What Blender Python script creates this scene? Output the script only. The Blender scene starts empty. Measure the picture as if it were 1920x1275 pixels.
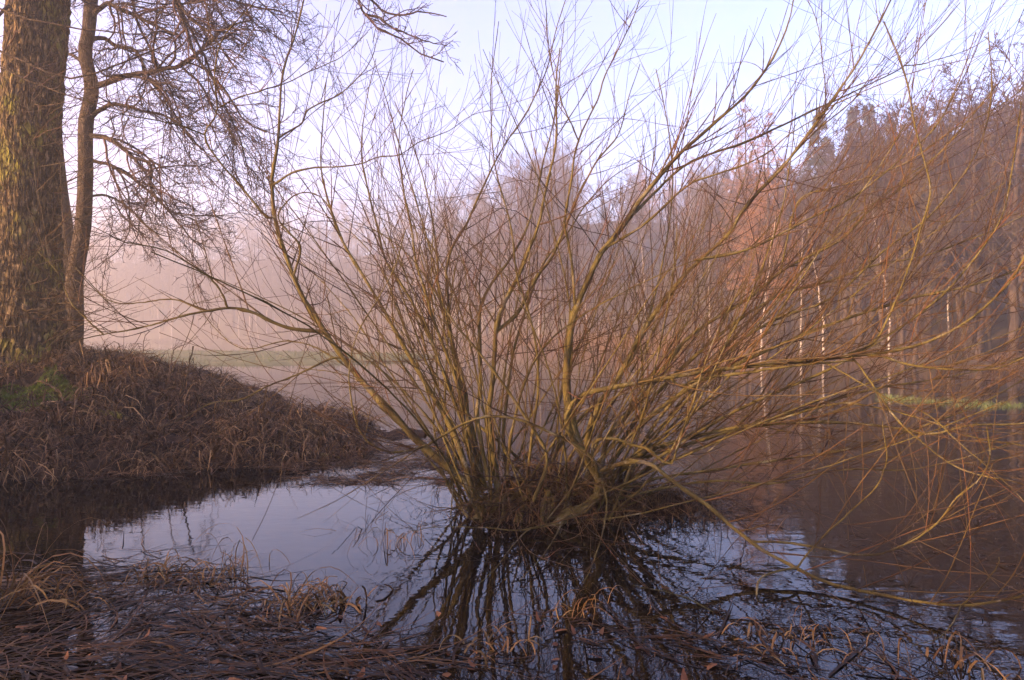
import bpy, math
import numpy as np
from mathutils import Vector

rng = np.random.default_rng(11)
S = bpy.context.scene
COL = S.collection
R_ = math.radians

# ------------------------------------------------------------------ camera, sky, sun, exposure
CAM_H, HOR, F = 1.6, 629.0, 1280.0            # eye height; horizon row and focal length in photo pixels
cd = bpy.data.cameras.new('camera'); cam = bpy.data.objects.new('camera', cd); COL.objects.link(cam)
cam.location = (0, 0, CAM_H); cam.rotation_euler = (R_(90), 0, 0)
cd.sensor_width = 36; cd.lens = 24; cd.shift_y = -(637.5 - HOR) / 1920
cd.clip_start = 0.05; cd.clip_end = 2000
S.camera = cam

SUN_EL, SUN_AZ = 11.0, -122.0                 # azimuth clockwise from +Y (the view direction)
w = bpy.data.worlds.new("World"); S.world = w; w.use_nodes = True
nt = w.node_tree; nt.nodes.clear()
sky = nt.nodes.new('ShaderNodeTexSky'); sky.sky_type = 'NISHITA'; sky.sun_disc = False
sky.sun_elevation = R_(SUN_EL); sky.sun_rotation = R_(SUN_AZ)
sky.air_density = 1.0; sky.dust_density = 1.6; sky.ozone_density = 2.5
tint = nt.nodes.new('ShaderNodeMixRGB'); tint.blend_type = 'MULTIPLY'; tint.inputs[0].default_value = 1
tint.inputs[2].default_value = (1.13, 0.915, 1.17, 1)
bg = nt.nodes.new('ShaderNodeBackground'); bg.inputs[1].default_value = 0.15
wo = nt.nodes.new('ShaderNodeOutputWorld')
nt.links.new(sky.outputs[0], tint.inputs[1]); nt.links.new(tint.outputs[0], bg.inputs[0]); nt.links.new(bg.outputs[0], wo.inputs[0])

sd = bpy.data.lights.new('sun', 'SUN'); sun = bpy.data.objects.new('sun', sd); COL.objects.link(sun)
sd.energy = 4.6; sd.angle = R_(0.6); sd.color = (1.0, 0.64, 0.34)
sdir = Vector((math.sin(R_(SUN_AZ)) * math.cos(R_(SUN_EL)), math.cos(R_(SUN_AZ)) * math.cos(R_(SUN_EL)), math.sin(R_(SUN_EL))))
sun.rotation_euler = sdir.to_track_quat('Z', 'Y').to_euler(); sun.location = (-30, -30, 20)

S.view_settings.view_transform = 'Standard'; S.view_settings.look = 'None'
S.view_settings.exposure = 2.15; S.view_settings.gamma = 1
S.render.engine = 'CYCLES'
cy = S.cycles
cy.use_denoising = True
try: cy.denoiser = 'OPENIMAGEDENOISE'
except Exception: pass
cy.max_bounces = 5; cy.diffuse_bounces = 2; cy.glossy_bounces = 3; cy.transmission_bounces = 2; cy.volume_bounces = 3
cy.caustics_reflective = False; cy.caustics_refractive = False
cy.use_adaptive_sampling = True; cy.adaptive_threshold = 0.02

# ------------------------------------------------------------------ helpers
def PX(u, v, Y):                               # a point of the place seen at photo pixel (u, v), Y metres ahead
    return np.array([(u - 960) / F * Y, Y, CAM_H + (HOR - v) / F * Y])

def smooth(x, a, b):
    t = np.clip((x - a) / (b - a), 0, 1); return t * t * (3 - 2 * t)

_P = rng.permutation(4096)
_V = rng.random(4096)
def vnoise(x, y):                              # 2-D value noise 0..1
    xi = np.floor(x).astype(int); yi = np.floor(y).astype(int); fx = x - xi; fy = y - yi
    fx = fx * fx * (3 - 2 * fx); fy = fy * fy * (3 - 2 * fy)
    h = lambda a, b: _V[(_P[(a + 57 * b) % 4096] + 131 * b) % 4096]
    return (h(xi, yi) * (1 - fx) + h(xi + 1, yi) * fx) * (1 - fy) + (h(xi, yi + 1) * (1 - fx) + h(xi + 1, yi + 1) * fx) * fy
def fbm(x, y, o=4):
    s = 0; a = 0.5
    for k in range(o): s = s + a * vnoise(x * 2 ** k + 17.3 * k, y * 2 ** k - 9.1 * k); a *= 0.5
    return s

class MB:                                      # collects quads, then links ONE mesh object
    def __init__(s): s.v = []; s.f = []; s.n = 0
    def add(s, v, f):
        s.v.append(np.asarray(v, np.float32).reshape(-1, 3)); s.f.append(np.asarray(f, np.int32).reshape(-1, 4) + s.n); s.n += len(s.v[-1])
    def arrays(s): return np.concatenate(s.v), np.concatenate(s.f)
    def build(s, name, mat, parent=None, base=None, flat=False):
        v, f = s.arrays()
        if base is not None: v = v - np.asarray(base, np.float32)
        return mesh_obj(name, v, f, mat, parent, flat)

def mesh_obj(name, v, f, mat, parent=None, flat=False):
    me = bpy.data.meshes.new(name)
    me.vertices.add(len(v)); me.vertices.foreach_set('co', np.ascontiguousarray(v, np.float32).ravel())
    me.loops.add(f.size); me.loops.foreach_set('vertex_index', np.ascontiguousarray(f, np.int32).ravel())
    me.polygons.add(len(f)); me.polygons.foreach_set('loop_start', np.arange(0, f.size, 4, dtype=np.int32))
    me.polygons.foreach_set('loop_total', np.full(len(f), 4, np.int32))
    me.polygons.foreach_set('use_smooth', np.full(len(f), not flat, bool))
    me.update(calc_edges=True); me.validate()
    if mat: me.materials.append(mat)
    o = bpy.data.objects.new(name, me); COL.objects.link(o)
    if parent: o.parent = parent
    return o

def tag(o, label=None, cat=None, group=None, kind=None):
    if label: o['label'] = label
    if cat: o['category'] = cat
    if group: o['group'] = group
    if kind: o['kind'] = kind
    return o
def thing(name, loc, label, cat, group=None):
    o = bpy.data.objects.new(name, None); COL.objects.link(o); o.location = tuple(float(c) for c in loc); o.empty_display_size = 0.2
    return tag(o, label, cat, group)
def copy_tree(o, parent=None):
    c = o.copy(); COL.objects.link(c)
    if parent: c.parent = parent
    for ch in list(o.children): copy_tree(ch, c)
    return c

def nrm(a): return a / np.maximum(np.linalg.norm(a, axis=-1, keepdims=True), 1e-9)
def catmull(pts, n):                           # smooth curve through the points, n samples
    p = np.asarray(pts, float)
    if len(p) == 2: return p[0] + (p[1] - p[0]) * np.linspace(0, 1, n)[:, None]
    q = np.vstack([2 * p[0] - p[1], p, 2 * p[-1] - p[-2]])
    out = []
    for t in np.linspace(0, len(p) - 1 - 1e-6, n * 3):
        i = int(t); f = t - i; a, b, c, d = q[i:i + 4]
        out.append(0.5 * (2 * b + (c - a) * f + (2 * a - 5 * b + 4 * c - d) * f * f + (3 * b - a - 3 * c + d) * f ** 3))
    out = np.array(out); L = np.r_[0, np.cumsum(np.linalg.norm(np.diff(out, axis=0), axis=1))]
    s = np.linspace(0, L[-1], n)
    return np.stack([np.interp(s, L, out[:, k]) for k in range(out.shape[1])], 1)

def tubes(P, R, k):                            # P (N,n,3), R (N,n) -> verts, quads
    N, n, _ = P.shape
    T = nrm(np.gradient(P, axis=1))
    ref = np.zeros((N, 1, 3)); ref[..., 0] = 0.37; ref[..., 1] = 0.81; ref[..., 2] = 0.45
    big = np.abs((T * ref).sum(-1)).max(1) > 0.9
    ref[big] = (0.9, -0.3, 0.1)
    U = nrm(np.cross(T, np.broadcast_to(ref, T.shape))); W = np.cross(T, U)
    a = np.linspace(0, 2 * np.pi, k, endpoint=False)
    V = P[:, :, None] + R[:, :, None, None] * (U[:, :, None] * np.cos(a)[:, None] + W[:, :, None] * np.sin(a)[:, None])
    i = np.arange(N)[:, None, None] * n * k + np.arange(n - 1)[None, :, None] * k; j = np.arange(k)[None, None]
    jn = (j + 1) % k
    Fq = np.stack([i + j, i + jn, i + k + jn, i + k + j], -1)
    return V.reshape(-1, 3), Fq.reshape(-1, 4)

def lerp_at(P, R, idx, t):
    n = P.shape[1]; x = t * (n - 1); i = np.minimum(x.astype(int), n - 2); f = (x - i)[:, None]
    p = P[idx, i] * (1 - f) + P[idx, i + 1] * f
    r = R[idx, i] * (1 - f[:, 0]) + R[idx, i + 1] * f[:, 0]
    return p, r, nrm(P[idx, i + 1] - P[idx, i])

def grow(P, R, cnt, trange, ang, lens, n, ratio, rmin, trop=0.0, wig=0.1, upbias=0.0, lenfall=0.5, rmax=9, power=1.0, bend=(0, 0, 0)):
    """side shoots: cnt per metre of parent (negative: per parent); lens = fraction of parent length (lo,hi) or metres if lo<0"""
    N = len(P); L = np.linalg.norm(np.diff(P, axis=1), axis=2).sum(1)
    c = np.full(N, -cnt) if cnt < 0 else L * cnt * (trange[1] - trange[0])
    c = np.floor(c + rng.random(N)).astype(int)
    idx = np.repeat(np.arange(N), c); M = len(idx)
    if M == 0: return np.zeros((0, n, 3)), np.zeros((0, n))
    t = trange[0] + (trange[1] - trange[0]) * rng.random(M) ** power
    p, r, T = lerp_at(P, R, idx, t)
    V = rng.normal(size=(M, 3)); V[:, 2] += upbias; V -= (V * T).sum(1, keepdims=True) * T; V = nrm(V)
    a = np.radians(ang[0] + ang[1] * rng.normal(size=M))[:, None]
    d = nrm(np.cos(a) * T + np.sin(a) * V)
    ll = (-lens[0] + (-lens[1] + lens[0]) * rng.random(M)) if lens[0] < 0 else L[idx] * (lens[0] + (lens[1] - lens[0]) * rng.random(M))
    ll = ll * (1 - lenfall * t)
    st = (ll / (n - 1))[:, None]
    Q = np.zeros((M, n, 3)); Q[:, 0] = p
    curl = rng.normal(size=(M, 3)) * wig * 0.5
    b = np.array(bend, float)
    for k in range(1, n):
        d = nrm(d + curl + rng.normal(size=(M, 3)) * wig + np.array([0, 0, trop]) + b)
        Q[:, k] = Q[:, k - 1] + d * st
    r0 = np.clip(r * ratio * (0.7 + 0.5 * rng.random(M)), rmin * 1.15, rmax)
    RR = rmin + (r0[:, None] - rmin) * (1 - np.linspace(0, 1, n)[None]) ** 0.8
    return Q, RR

def ribbons(root, d, L, W, n, droop, curl=0.15, twist=0.4):
    """flat tapering blades: root (N,3), start direction d, length L, width W; droop pulls the tip down"""
    N = len(root); d = nrm(d); st = (L / n)[:, None]
    side = nrm(np.cross(d, np.array([0, 0, 1.0])) + 1e-6); side = nrm(side + twist * rng.normal(size=(N, 3)))
    P = [root]; c = rng.normal(size=(N, 3)) * curl; c[:, 2] *= 0.3
    dr = np.asarray(droop).reshape(-1, 1) * np.array([[0, 0, -1.0]])
    for k in range(n):
        d = nrm(d + (c + dr) * (0.5 + k) / n); P.append(P[-1] + d * st)
    P = np.stack(P, 1)
    prof = np.array([0.75] + [1.0 - 0.85 * ((k + 1) / n) ** 1.6 for k in range(n)])
    hw = 0.5 * W[:, None, None] * prof[None, :, None] * side[:, None]
    V = np.stack([P - hw, P + hw], 2)
    i = np.arange(N)[:, None] * 2 * (n + 1) + np.arange(n)[None] * 2
    return V.reshape(-1, 3), np.stack([i, i + 1, i + 3, i + 2], -1).reshape(-1, 4)

def grid(x0, x1, nx, y0, y1, ny, fz):
    X, Y = np.meshgrid(np.linspace(x0, x1, nx), np.linspace(y0, y1, ny)); Z = fz(X, Y)
    i = (np.arange(ny - 1)[:, None] * nx + np.arange(nx - 1)[None]).ravel()
    return np.stack([X, Y, Z], -1).reshape(-1, 3), np.stack([i, i + 1, i + nx + 1, i + nx], 1)

# ------------------------------------------------------------------ materials
def mat(name, cols, scale=8, rough=0.75, bump=0.0, bscale=40, island=False, stretch=(1, 1, 1), detail=5, spec=0.15, extra=None):
    """cols: list of (pos, rgb) spread by noise (or at random per blade / twig)"""
    m = bpy.data.materials.new(name); m.use_nodes = True; t = m.node_tree; L = t.links
    b = t.nodes['Principled BSDF']; b.inputs['Roughness'].default_value = rough; b.inputs['Specular IOR Level'].default_value = spec
    tc = t.nodes.new('ShaderNodeTexCoord'); mp = t.nodes.new('ShaderNodeMapping'); mp.inputs['Scale'].default_value = stretch
    L.new(tc.outputs['Object'], mp.inputs[0])
    nz = t.nodes.new('ShaderNodeTexNoise'); nz.inputs['Scale'].default_value = scale; nz.inputs['Detail'].default_value = detail
    L.new(mp.outputs[0], nz.inputs['Vector'])
    fac = nz.outputs['Fac']
    if island:
        g = t.nodes.new('ShaderNodeNewGeometry'); mx = t.nodes.new('ShaderNodeMath'); mx.operation = 'MULTIPLY_ADD'
        mx.inputs[1].default_value = 0.75
        sc = t.nodes.new('ShaderNodeMath'); sc.operation = 'MULTIPLY'; sc.inputs[1].default_value = 0.25
        L.new(g.outputs['Random Per Island'], mx.inputs[0]); L.new(nz.outputs['Fac'], sc.inputs[0]); L.new(sc.outputs[0], mx.inputs[2])
        fac = mx.outputs[0]
    r = t.nodes.new('ShaderNodeValToRGB'); e = r.color_ramp.elements
    while len(e) < len(cols): e.new(0.5)
    for k, (p, c) in enumerate(cols): e[k].position = p; e[k].color = (*c, 1)
    L.new(fac, r.inputs[0]); out = r.outputs[0]
    if extra:                                  # patches of a second colour (moss, lichen): (scale, colour, from, to)
        n3 = t.nodes.new('ShaderNodeTexNoise'); n3.inputs['Scale'].default_value = extra[0]; n3.inputs['Detail'].default_value = 7; n3.inputs['Roughness'].default_value = 0.65
        L.new(tc.outputs['Object'], n3.inputs['Vector'])
        m3 = t.nodes.new('ShaderNodeMapRange'); m3.inputs['From Min'].default_value = extra[2]; m3.inputs['From Max'].default_value = extra[3]; L.new(n3.outputs['Fac'], m3.inputs['Value'])
        mx3 = t.nodes.new('ShaderNodeMixRGB'); mx3.inputs[2].default_value = (*extra[1], 1); L.new(m3.outputs[0], mx3.inputs[0]); L.new(out, mx3.inputs[1]); out = mx3.outputs[0]
    L.new(out, b.inputs['Base Color'])
    if bump:
        n2 = t.nodes.new('ShaderNodeTexNoise'); n2.inputs['Scale'].default_value = bscale; n2.inputs['Detail'].default_value = 6
        L.new(mp.outputs[0], n2.inputs['Vector'])
        bp = t.nodes.new('ShaderNodeBump'); bp.inputs['Strength'].default_value = bump; bp.inputs['Distance'].default_value = 0.02
        L.new(n2.outputs['Fac'], bp.inputs['Height']); L.new(bp.outputs[0], b.inputs['Normal'])
    return m

M_stem = mat('willow_bark', [(0.30, (0.026, 0.016, 0.007)), (0.45, (0.07, 0.05, 0.014)), (0.58, (0.11, 0.083, 0.024)), (0.70, (0.12, 0.094, 0.058))], scale=6, bump=0.8, bscale=110, stretch=(1, 1, 0.5), rough=0.85, detail=8, extra=(7, (0.19, 0.17, 0.12), 0.58, 0.72))
M_twig = mat('willow_twig', [(0.1, (0.0252, 0.01152, 0.00576)), (0.5, (0.0576, 0.03024, 0.01008)), (0.75, (0.0756, 0.04896, 0.01512)), (0.97, (0.13, 0.036, 0.014))], scale=2, island=True, rough=0.55)
M_trunk = mat('old_bark', [(0.28, (0.014, 0.009, 0.006)), (0.45, (0.055, 0.034, 0.017)), (0.56, (0.12, 0.078, 0.033)), (0.68, (0.25, 0.165, 0.085))], scale=13, bump=1.0, bscale=38, stretch=(1.2, 1.2, 0.55), rough=0.9, detail=9, extra=(1.6, (0.17, 0.15, 0.022), 0.50, 0.64))
M_alder = mat('alder_bark', [(0.3, (0.028, 0.0184, 0.012)), (0.5, (0.068, 0.0448, 0.0272)), (0.7, (0.112, 0.08, 0.0528))], scale=14, bump=0.8, bscale=50, stretch=(1.2, 1.2, 0.6), rough=0.9, detail=8)
M_alder_twig = mat('alder_twig', [(0.1, (0.03, 0.018, 0.014)), (0.6, (0.06, 0.037, 0.028)), (0.95, (0.10, 0.05, 0.036))], island=True, rough=0.7)
M_grass = mat('dry_grass', [(0.1, (0.01296, 0.00648, 0.0036)), (0.45, (0.0504, 0.02448, 0.01152)), (0.7, (0.108, 0.05976, 0.02736)), (0.86, (0.2016, 0.1188, 0.054)), (0.97, (0.0864, 0.0792, 0.02016))], scale=3, island=True, rough=0.7)
M_wet = mat('wet_grass', [(0.05, (0.006, 0.003, 0.0018)), (0.45, (0.0252, 0.0108, 0.003)), (0.78, (0.066, 0.0288, 0.0078)), (0.95, (0.144, 0.075, 0.0204))], scale=3, island=True, rough=0.5, spec=0.22)
M_reed = mat('reed_leaf', [(0.1, (0.07, 0.032, 0.012)), (0.5, (0.15, 0.075, 0.025)), (0.8, (0.22, 0.125, 0.045)), (0.95, (0.11, 0.095, 0.025))], scale=3, island=True, rough=0.55)
M_straw = mat('straw', [(0.1, (0.06, 0.03, 0.012)), (0.5, (0.16, 0.088, 0.036)), (0.8, (0.27, 0.165, 0.07)), (0.95, (0.33, 0.215, 0.10))], scale=3, island=True, rough=0.65)
M_soil = mat('soil', [(0.3, (0.012, 0.007, 0.005)), (0.5, (0.03, 0.017, 0.010)), (0.7, (0.06, 0.033, 0.019))], scale=6, bump=1.0, bscale=30, rough=0.95)
M_ground = mat('leaf_litter', [(0.3, (0.03, 0.018, 0.0096)), (0.48, (0.066, 0.042, 0.021)), (0.62, (0.084, 0.066, 0.03)), (0.75, (0.114, 0.09, 0.045))], scale=0.35, detail=9, bump=0.8, bscale=3, rough=0.95)
M_green = mat('grass_green', [(0.3, (0.07, 0.07, 0.03)), (0.5, (0.10, 0.10, 0.04)), (0.7, (0.16, 0.13, 0.065))], scale=1.2, detail=8, bump=0.8, bscale=8, rough=0.95)
M_blade_g = mat('green_blade', [(0.1, (0.05, 0.07, 0.02)), (0.6, (0.10, 0.13, 0.035)), (0.95, (0.2, 0.17, 0.08))], island=True, rough=0.7)
M_moss = mat('moss', [(0.3, (0.05, 0.075, 0.012)), (0.55, (0.13, 0.17, 0.022)), (0.7, (0.06, 0.05, 0.018))], scale=12, bump=1, bscale=90, rough=1)
M_bg_trunk = mat('wood_trunk', [(0.35, (0.03, 0.0204, 0.0144)), (0.6, (0.072, 0.0492, 0.033))], scale=6, rough=0.9)
M_bg_twig = mat('wood_twig', [(0.1, (0.02625, 0.01275, 0.00975)), (0.6, (0.0525, 0.0285, 0.018)), (0.95, (0.08625, 0.0525, 0.027))], island=True, rough=0.85)
M_oak_twig = mat('oak_twig', [(0.1, (0.06, 0.042, 0.018)), (0.6, (0.102, 0.069, 0.03)), (0.95, (0.12, 0.09, 0.042))], island=True, rough=0.85)
M_birch = mat('birch_bark', [(0.34, (0.04, 0.032, 0.028)), (0.44, (0.2, 0.17, 0.145)), (0.62, (0.42, 0.36, 0.31))], scale=5, stretch=(0.7, 0.7, 2.5), rough=0.7)
M_needle = mat('spruce_needle', [(0.1, (0.04, 0.045, 0.02)), (0.6, (0.085, 0.085, 0.04)), (0.95, (0.13, 0.115, 0.06))], island=True, rough=0.8)
M_larch = mat('larch_twig', [(0.1, (0.19, 0.085, 0.035)), (0.6, (0.30, 0.15, 0.065)), (0.95, (0.36, 0.2, 0.09))], island=True, rough=0.8)
M_leaf = mat('dead_leaf', [(0.1, (0.05, 0.02, 0.012)), (0.6, (0.12, 0.05, 0.022)), (0.95, (0.2, 0.09, 0.035))], island=True, rough=0.6)

def add_cracks(m, scale, dark, wid=0.10, st=(1, 1, 0.38), dis=0.3):   # fissures between bark plates
    t = m.node_tree; L = t.links; b = t.nodes['Principled BSDF']
    tc = t.nodes.new('ShaderNodeTexCoord'); mp = t.nodes.new('ShaderNodeMapping'); mp.inputs['Scale'].default_value = st; L.new(tc.outputs['Object'], mp.inputs[0])
    nz = t.nodes.new('ShaderNodeTexNoise'); nz.inputs['Scale'].default_value = scale * .5; nz.inputs['Detail'].default_value = 6; L.new(mp.outputs[0], nz.inputs['Vector'])
    ad = t.nodes.new('ShaderNodeMixRGB'); ad.blend_type = 'ADD'; ad.inputs[0].default_value = dis * 0.5; L.new(mp.outputs[0], ad.inputs[1]); L.new(nz.outputs['Color'], ad.inputs[2])
    vo = t.nodes.new('ShaderNodeTexVoronoi'); vo.feature = 'DISTANCE_TO_EDGE'; vo.inputs['Scale'].default_value = scale; L.new(ad.outputs[0], vo.inputs['Vector'])
    mr = t.nodes.new('ShaderNodeMapRange'); mr.inputs['From Max'].default_value = wid; L.new(vo.outputs['Distance'], mr.inputs['Value'])
    src = b.inputs['Base Color'].links[0].from_socket
    mx = t.nodes.new('ShaderNodeMixRGB'); mx.inputs[1].default_value = (*dark, 1); L.new(mr.outputs[0], mx.inputs[0]); L.new(src, mx.inputs[2]); L.new(mx.outputs[0], b.inputs['Base Color'])
    bp = t.nodes.new('ShaderNodeBump'); bp.inputs['Strength'].default_value = 1; bp.inputs['Distance'].default_value = 0.05
    L.new(mr.outputs[0], bp.inputs['Height'])
    if b.inputs['Normal'].links: L.new(b.inputs['Normal'].links[0].from_socket, bp.inputs['Normal'])
    L.new(bp.outputs[0], b.inputs['Normal'])
add_cracks(M_trunk, 15, (0.016, 0.010, 0.007), 0.13, (1, 1, 0.22), .5)
add_cracks(M_alder, 30, (0.02, 0.013, 0.010), 0.10, (1, 1, 0.3), .4)

def water_mat():
    m = bpy.data.materials.new('pond_water'); m.use_nodes = True; t = m.node_tree; L = t.links
    b = t.nodes['Principled BSDF']; b.inputs['Base Color'].default_value = (0.006, 0.004, 0.003, 1)
    b.inputs['Roughness'].default_value = 0.015; b.inputs['IOR'].default_value = 1.38
    tc = t.nodes.new('ShaderNodeTexCoord')
    def nz(scale, st, det):
        mp = t.nodes.new('ShaderNodeMapping'); mp.inputs['Scale'].default_value = st; L.new(tc.outputs['Object'], mp.inputs[0])
        n = t.nodes.new('ShaderNodeTexNoise'); n.inputs['Scale'].default_value = scale; n.inputs['Detail'].default_value = det
        L.new(mp.outputs[0], n.inputs['Vector']); return n.outputs['Fac']
    a = nz(9, (0.6, 1.0, 1), 2); c = nz(3.0, (0.35, 1.6, 1), 3)
    sx = t.nodes.new('ShaderNodeSeparateXYZ'); L.new(tc.outputs['Object'], sx.inputs[0])
    mr = t.nodes.new('ShaderNodeMapRange'); mr.inputs['From Min'].default_value = 0.5; mr.inputs['From Max'].default_value = 4.0
    mr.inputs['To Min'].default_value = 0.15; mr.inputs['To Max'].default_value = 1.3; L.new(sx.outputs[0], mr.inputs['Value'])
    m1 = t.nodes.new('ShaderNodeMath'); m1.operation = 'MULTIPLY'; L.new(c, m1.inputs[0]); L.new(mr.outputs[0], m1.inputs[1])
    ad = t.nodes.new('ShaderNodeMath'); ad.operation = 'MULTIPLY_ADD'; ad.inputs[1].default_value = 0.35; L.new(a, ad.inputs[0]); L.new(m1.outputs[0], ad.inputs[2])
    bp = t.nodes.new('ShaderNodeBump'); bp.inputs['Strength'].default_value = 0.16; bp.inputs['Distance'].default_value = 0.018
    L.new(ad.outputs[0], bp.inputs['Height']); L.new(bp.outputs[0], b.inputs['Normal'])
    return m
M_water = water_mat()

# ------------------------------------------------------------------ setting: water, terrain, banks
SU = np.array([-4000, 250, 650, 820, 950, 1000, 1150, 1300, 1500, 1700, 1900, 2400, 3500, 9000])
SY = np.array([180, 168, 158, 132, 95, 82, 68, 59, 47, 35, 29, 21, 15, 8])
def shore(u): return np.interp(u, SU, SY)
def terrain_z(X, Y):
    Yc = np.maximum(Y, 2.0); u = np.clip(X / Yc * F + 960, -3900, 8900)
    d = (Y - shore(u)) * np.interp(u, [900, 1300, 1900, 2600], [1, 0.9, 0.8, 0.6])
    n = fbm(X * 0.12, Y * 0.12) - 0.5
    low = 0.35 * smooth(d, -0.5, 2.5) + 0.35 * smooth(d, 2, 12)
    rise = np.interp(u, [200, 900, 1400, 1900], [0.44, 0.42, 0.30, 0.33])
    z = low + rise * np.maximum(d - 8, 0) + n * smooth(d, 0, 15) * 2.0 + (fbm(X * 1.1, Y * 1.1) - 0.5) * 0.25 * smooth(d, -1, 2)
    z = np.minimum(z, 27 + n * 7)
    z = np.where(d < -0.5, -0.6, z - 0.6 * (1 - smooth(d, -0.5, 0.6)))
    return np.where(Y < 9, np.maximum(-0.6 + 1.0 * smooth(X * sdir.x + Y * sdir.y, 4.5, 7), -0.6), z)
v, f = grid(-250, 250, 400, -40, 340, 300, terrain_z)
tag(mesh_obj('terrain', v, f, M_ground), kind='structure')
v, f = grid(-220, 220, 2, -40, 200, 2, lambda X, Y: X * 0)
tag(mesh_obj('water', v, f, M_water), kind='structure')

# grassy spit in the flooded meadow, and a paler far meadow edge
def spit_z(X, Y):
    u = X / np.maximum(Y, 1) * F + 960
    front = np.interp(u, [-600, 300, 600, 760, 840], [35, 36, 37, 41, 50]) + 3 * (fbm(X * .3, Y * .1) - .5)
    back = np.interp(u, [-600, 300, 600, 760, 840], [72, 70, 64, 58, 50]) + 4 * (fbm(X * .2 + 9, Y * .1) - .5)
    e = np.minimum(Y - front, back - Y)
    return -0.35 + 0.5 * smooth(e, -2.0, 2.5) + 0.10 * (fbm(X * 1.5, Y * 1.5) - .5)
v, f = grid(-80, 0, 200, 31, 78, 120, spit_z); tag(mesh_obj('grass_spit', v, f, M_green), kind='structure')
g = MB(); N = 14000
X = rng.uniform(-45, -3, N); Y = rng.uniform(33, 72, N); Z = spit_z(X, Y); k = (Z > 0.02); X, Y, Z = X[k], Y[k], Z[k]; N = len(X)
dd = rng.normal(size=(N, 3)) * 0.5; dd[:, 2] = 1
g.add(*ribbons(np.stack([X, Y, Z], 1), dd, rng.uniform(.08, .3, N), np.full(N, .025), 2, np.full(N, .4)))
tag(g.build('meadow_grass', M_blade_g), kind='stuff')

# the left bank with its mound
def bank_z(X, Y):
    u = X / Y * F + 960
    Xc = X * 10.3 / Y
    n = fbm(X * 0.9, Y * 0.9) - 0.47; n2 = fbm(X * 3.1, Y * 3.1) - 0.47
    front = np.interp(u, [-700, 0, 300, 450, 560, 650, 700], [7.7, 7.8, 8.0, 8.3, 8.7, 9.2, 9.7]) + n * 1.3 + 0.5 * (fbm(X * 2.6 + 7, Y * 0.7) - 0.47)
    e = Y - front
    crest = np.interp(Xc, [-12, -7.0, -6.3, -5.6, -4.9, -4.4, -4.05, -3.7, -3.2, -2.8, -2.4, -2.1], [1.20, 1.24, 1.14, 0.96, 0.84, 0.64, 0.36, 0.30, 0.20, 0.12, 0.04, -0.15])
    up = 0.30 * smooth(e, -0.25, 0.7) + 0.70 * smooth(e, 0.3, 2.5)
    low = smooth(Xc, -4.5, -3.9)
    up = up * (1 - low) + low * smooth(e, -0.3, 1.0)
    back = np.interp(X, [-12, -5, -4.2, -3.8, -2], [15, 13.8, 11.6, 10.9, 10.2])
    z = crest * up * (1 - smooth(Y, back, back + 2.2)) + n * 0.55 * smooth(e, 0, 1) + n2 * 0.32 * smooth(e, -0.3, 0.4)
    return z - 0.30 * (1 - smooth(e, -0.8, 0.15)) - 0.5 * smooth(Y, back + 1, back + 2.4)
v, f = grid(-16, -1.4, 260, 6.6, 17.5, 200, bank_z); tag(mesh_obj('bank', v, f, M_soil), kind='structure')

def blades_on(fz, x0, x1, y0, y1, N, ok, Lr, Wr, droop, matl, name, lean=(0, 0), spread=0.7, n=4, zoff=-0.01, clump=0.0):
    X = rng.uniform(x0, x1, N); Y = rng.uniform(y0, y1, N)
    if clump:
        cx = np.round(X / clump) * clump; cyy = np.round(Y / clump) * clump
        hx = vnoise(cx * 7.3, cyy * 5.1) - .5; hy = vnoise(cx * 3.3 + 50, cyy * 9.1) - .5
        X = cx + (X - cx) * 0.6 + hx * clump; Y = cyy + (Y - cyy) * 0.6 + hy * clump
    Z = fz(X, Y); k = ok(X, Y, Z); X, Y, Z = X[k], Y[k], Z[k]; N = len(X)
    d = rng.normal(size=(N, 3)) * spread; d[:, 2] = np.abs(d[:, 2]) * 0.5 + 0.75
    d[:, 0] += lean[0] + 1.6 * (vnoise(X * 1.7, Y * 1.7) - .5); d[:, 1] += lean[1] + 1.6 * (vnoise(X * 1.7 + 31, Y * 1.7) - .5)
    b = MB(); b.add(*ribbons(np.stack([X, Y, Z + zoff], 1), d, rng.uniform(*Lr, N) * (.45 + 1.1 * vnoise(X * 1.6 + 11, Y * 1.6)), rng.uniform(*Wr, N), n, rng.uniform(*droop, N), curl=0.35))
    return tag(b.build(name, matl), kind='stuff')
blades_on(bank_z, -13, -1.7, 7.3, 13.5, 62000, lambda X, Y, Z: (Z > -0.06) & (X / Y * F + 960 < 660 + 50 * vnoise(X * 4, Y * 4)) & (vnoise(X * 1.3 + 5, Y * 1.3) + 0.5 * vnoise(X * 4, Y * 4) > 0.42) & (np.hypot((X + 6.45) / .6, (Y - 9.3) / .42) + .5 * (vnoise(X * 4, Y * 4) - .5) > 1),
          (0.16, 0.6), (0.008, 0.022), (0.6, 1.9), M_grass, 'dry_grass', lean=(0.15, -0.35), clump=0.2)

blades_on(bank_z, -12, -1.8, 7.4, 12.5, 9000, lambda X, Y, Z: (Z > 0.0) & (X / Y * F + 960 < 620) & (vnoise(X * 1.1 + 40, Y * 1.1) > .45) & (np.hypot((X + 6.45) / .8, (Y - 9.2) / .7) > 1), (0.3, 0.85), (0.010, 0.022), (0.9, 2.2), M_straw, 'dead_sedge', lean=(0.25, -0.5), clump=0.35)
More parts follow.
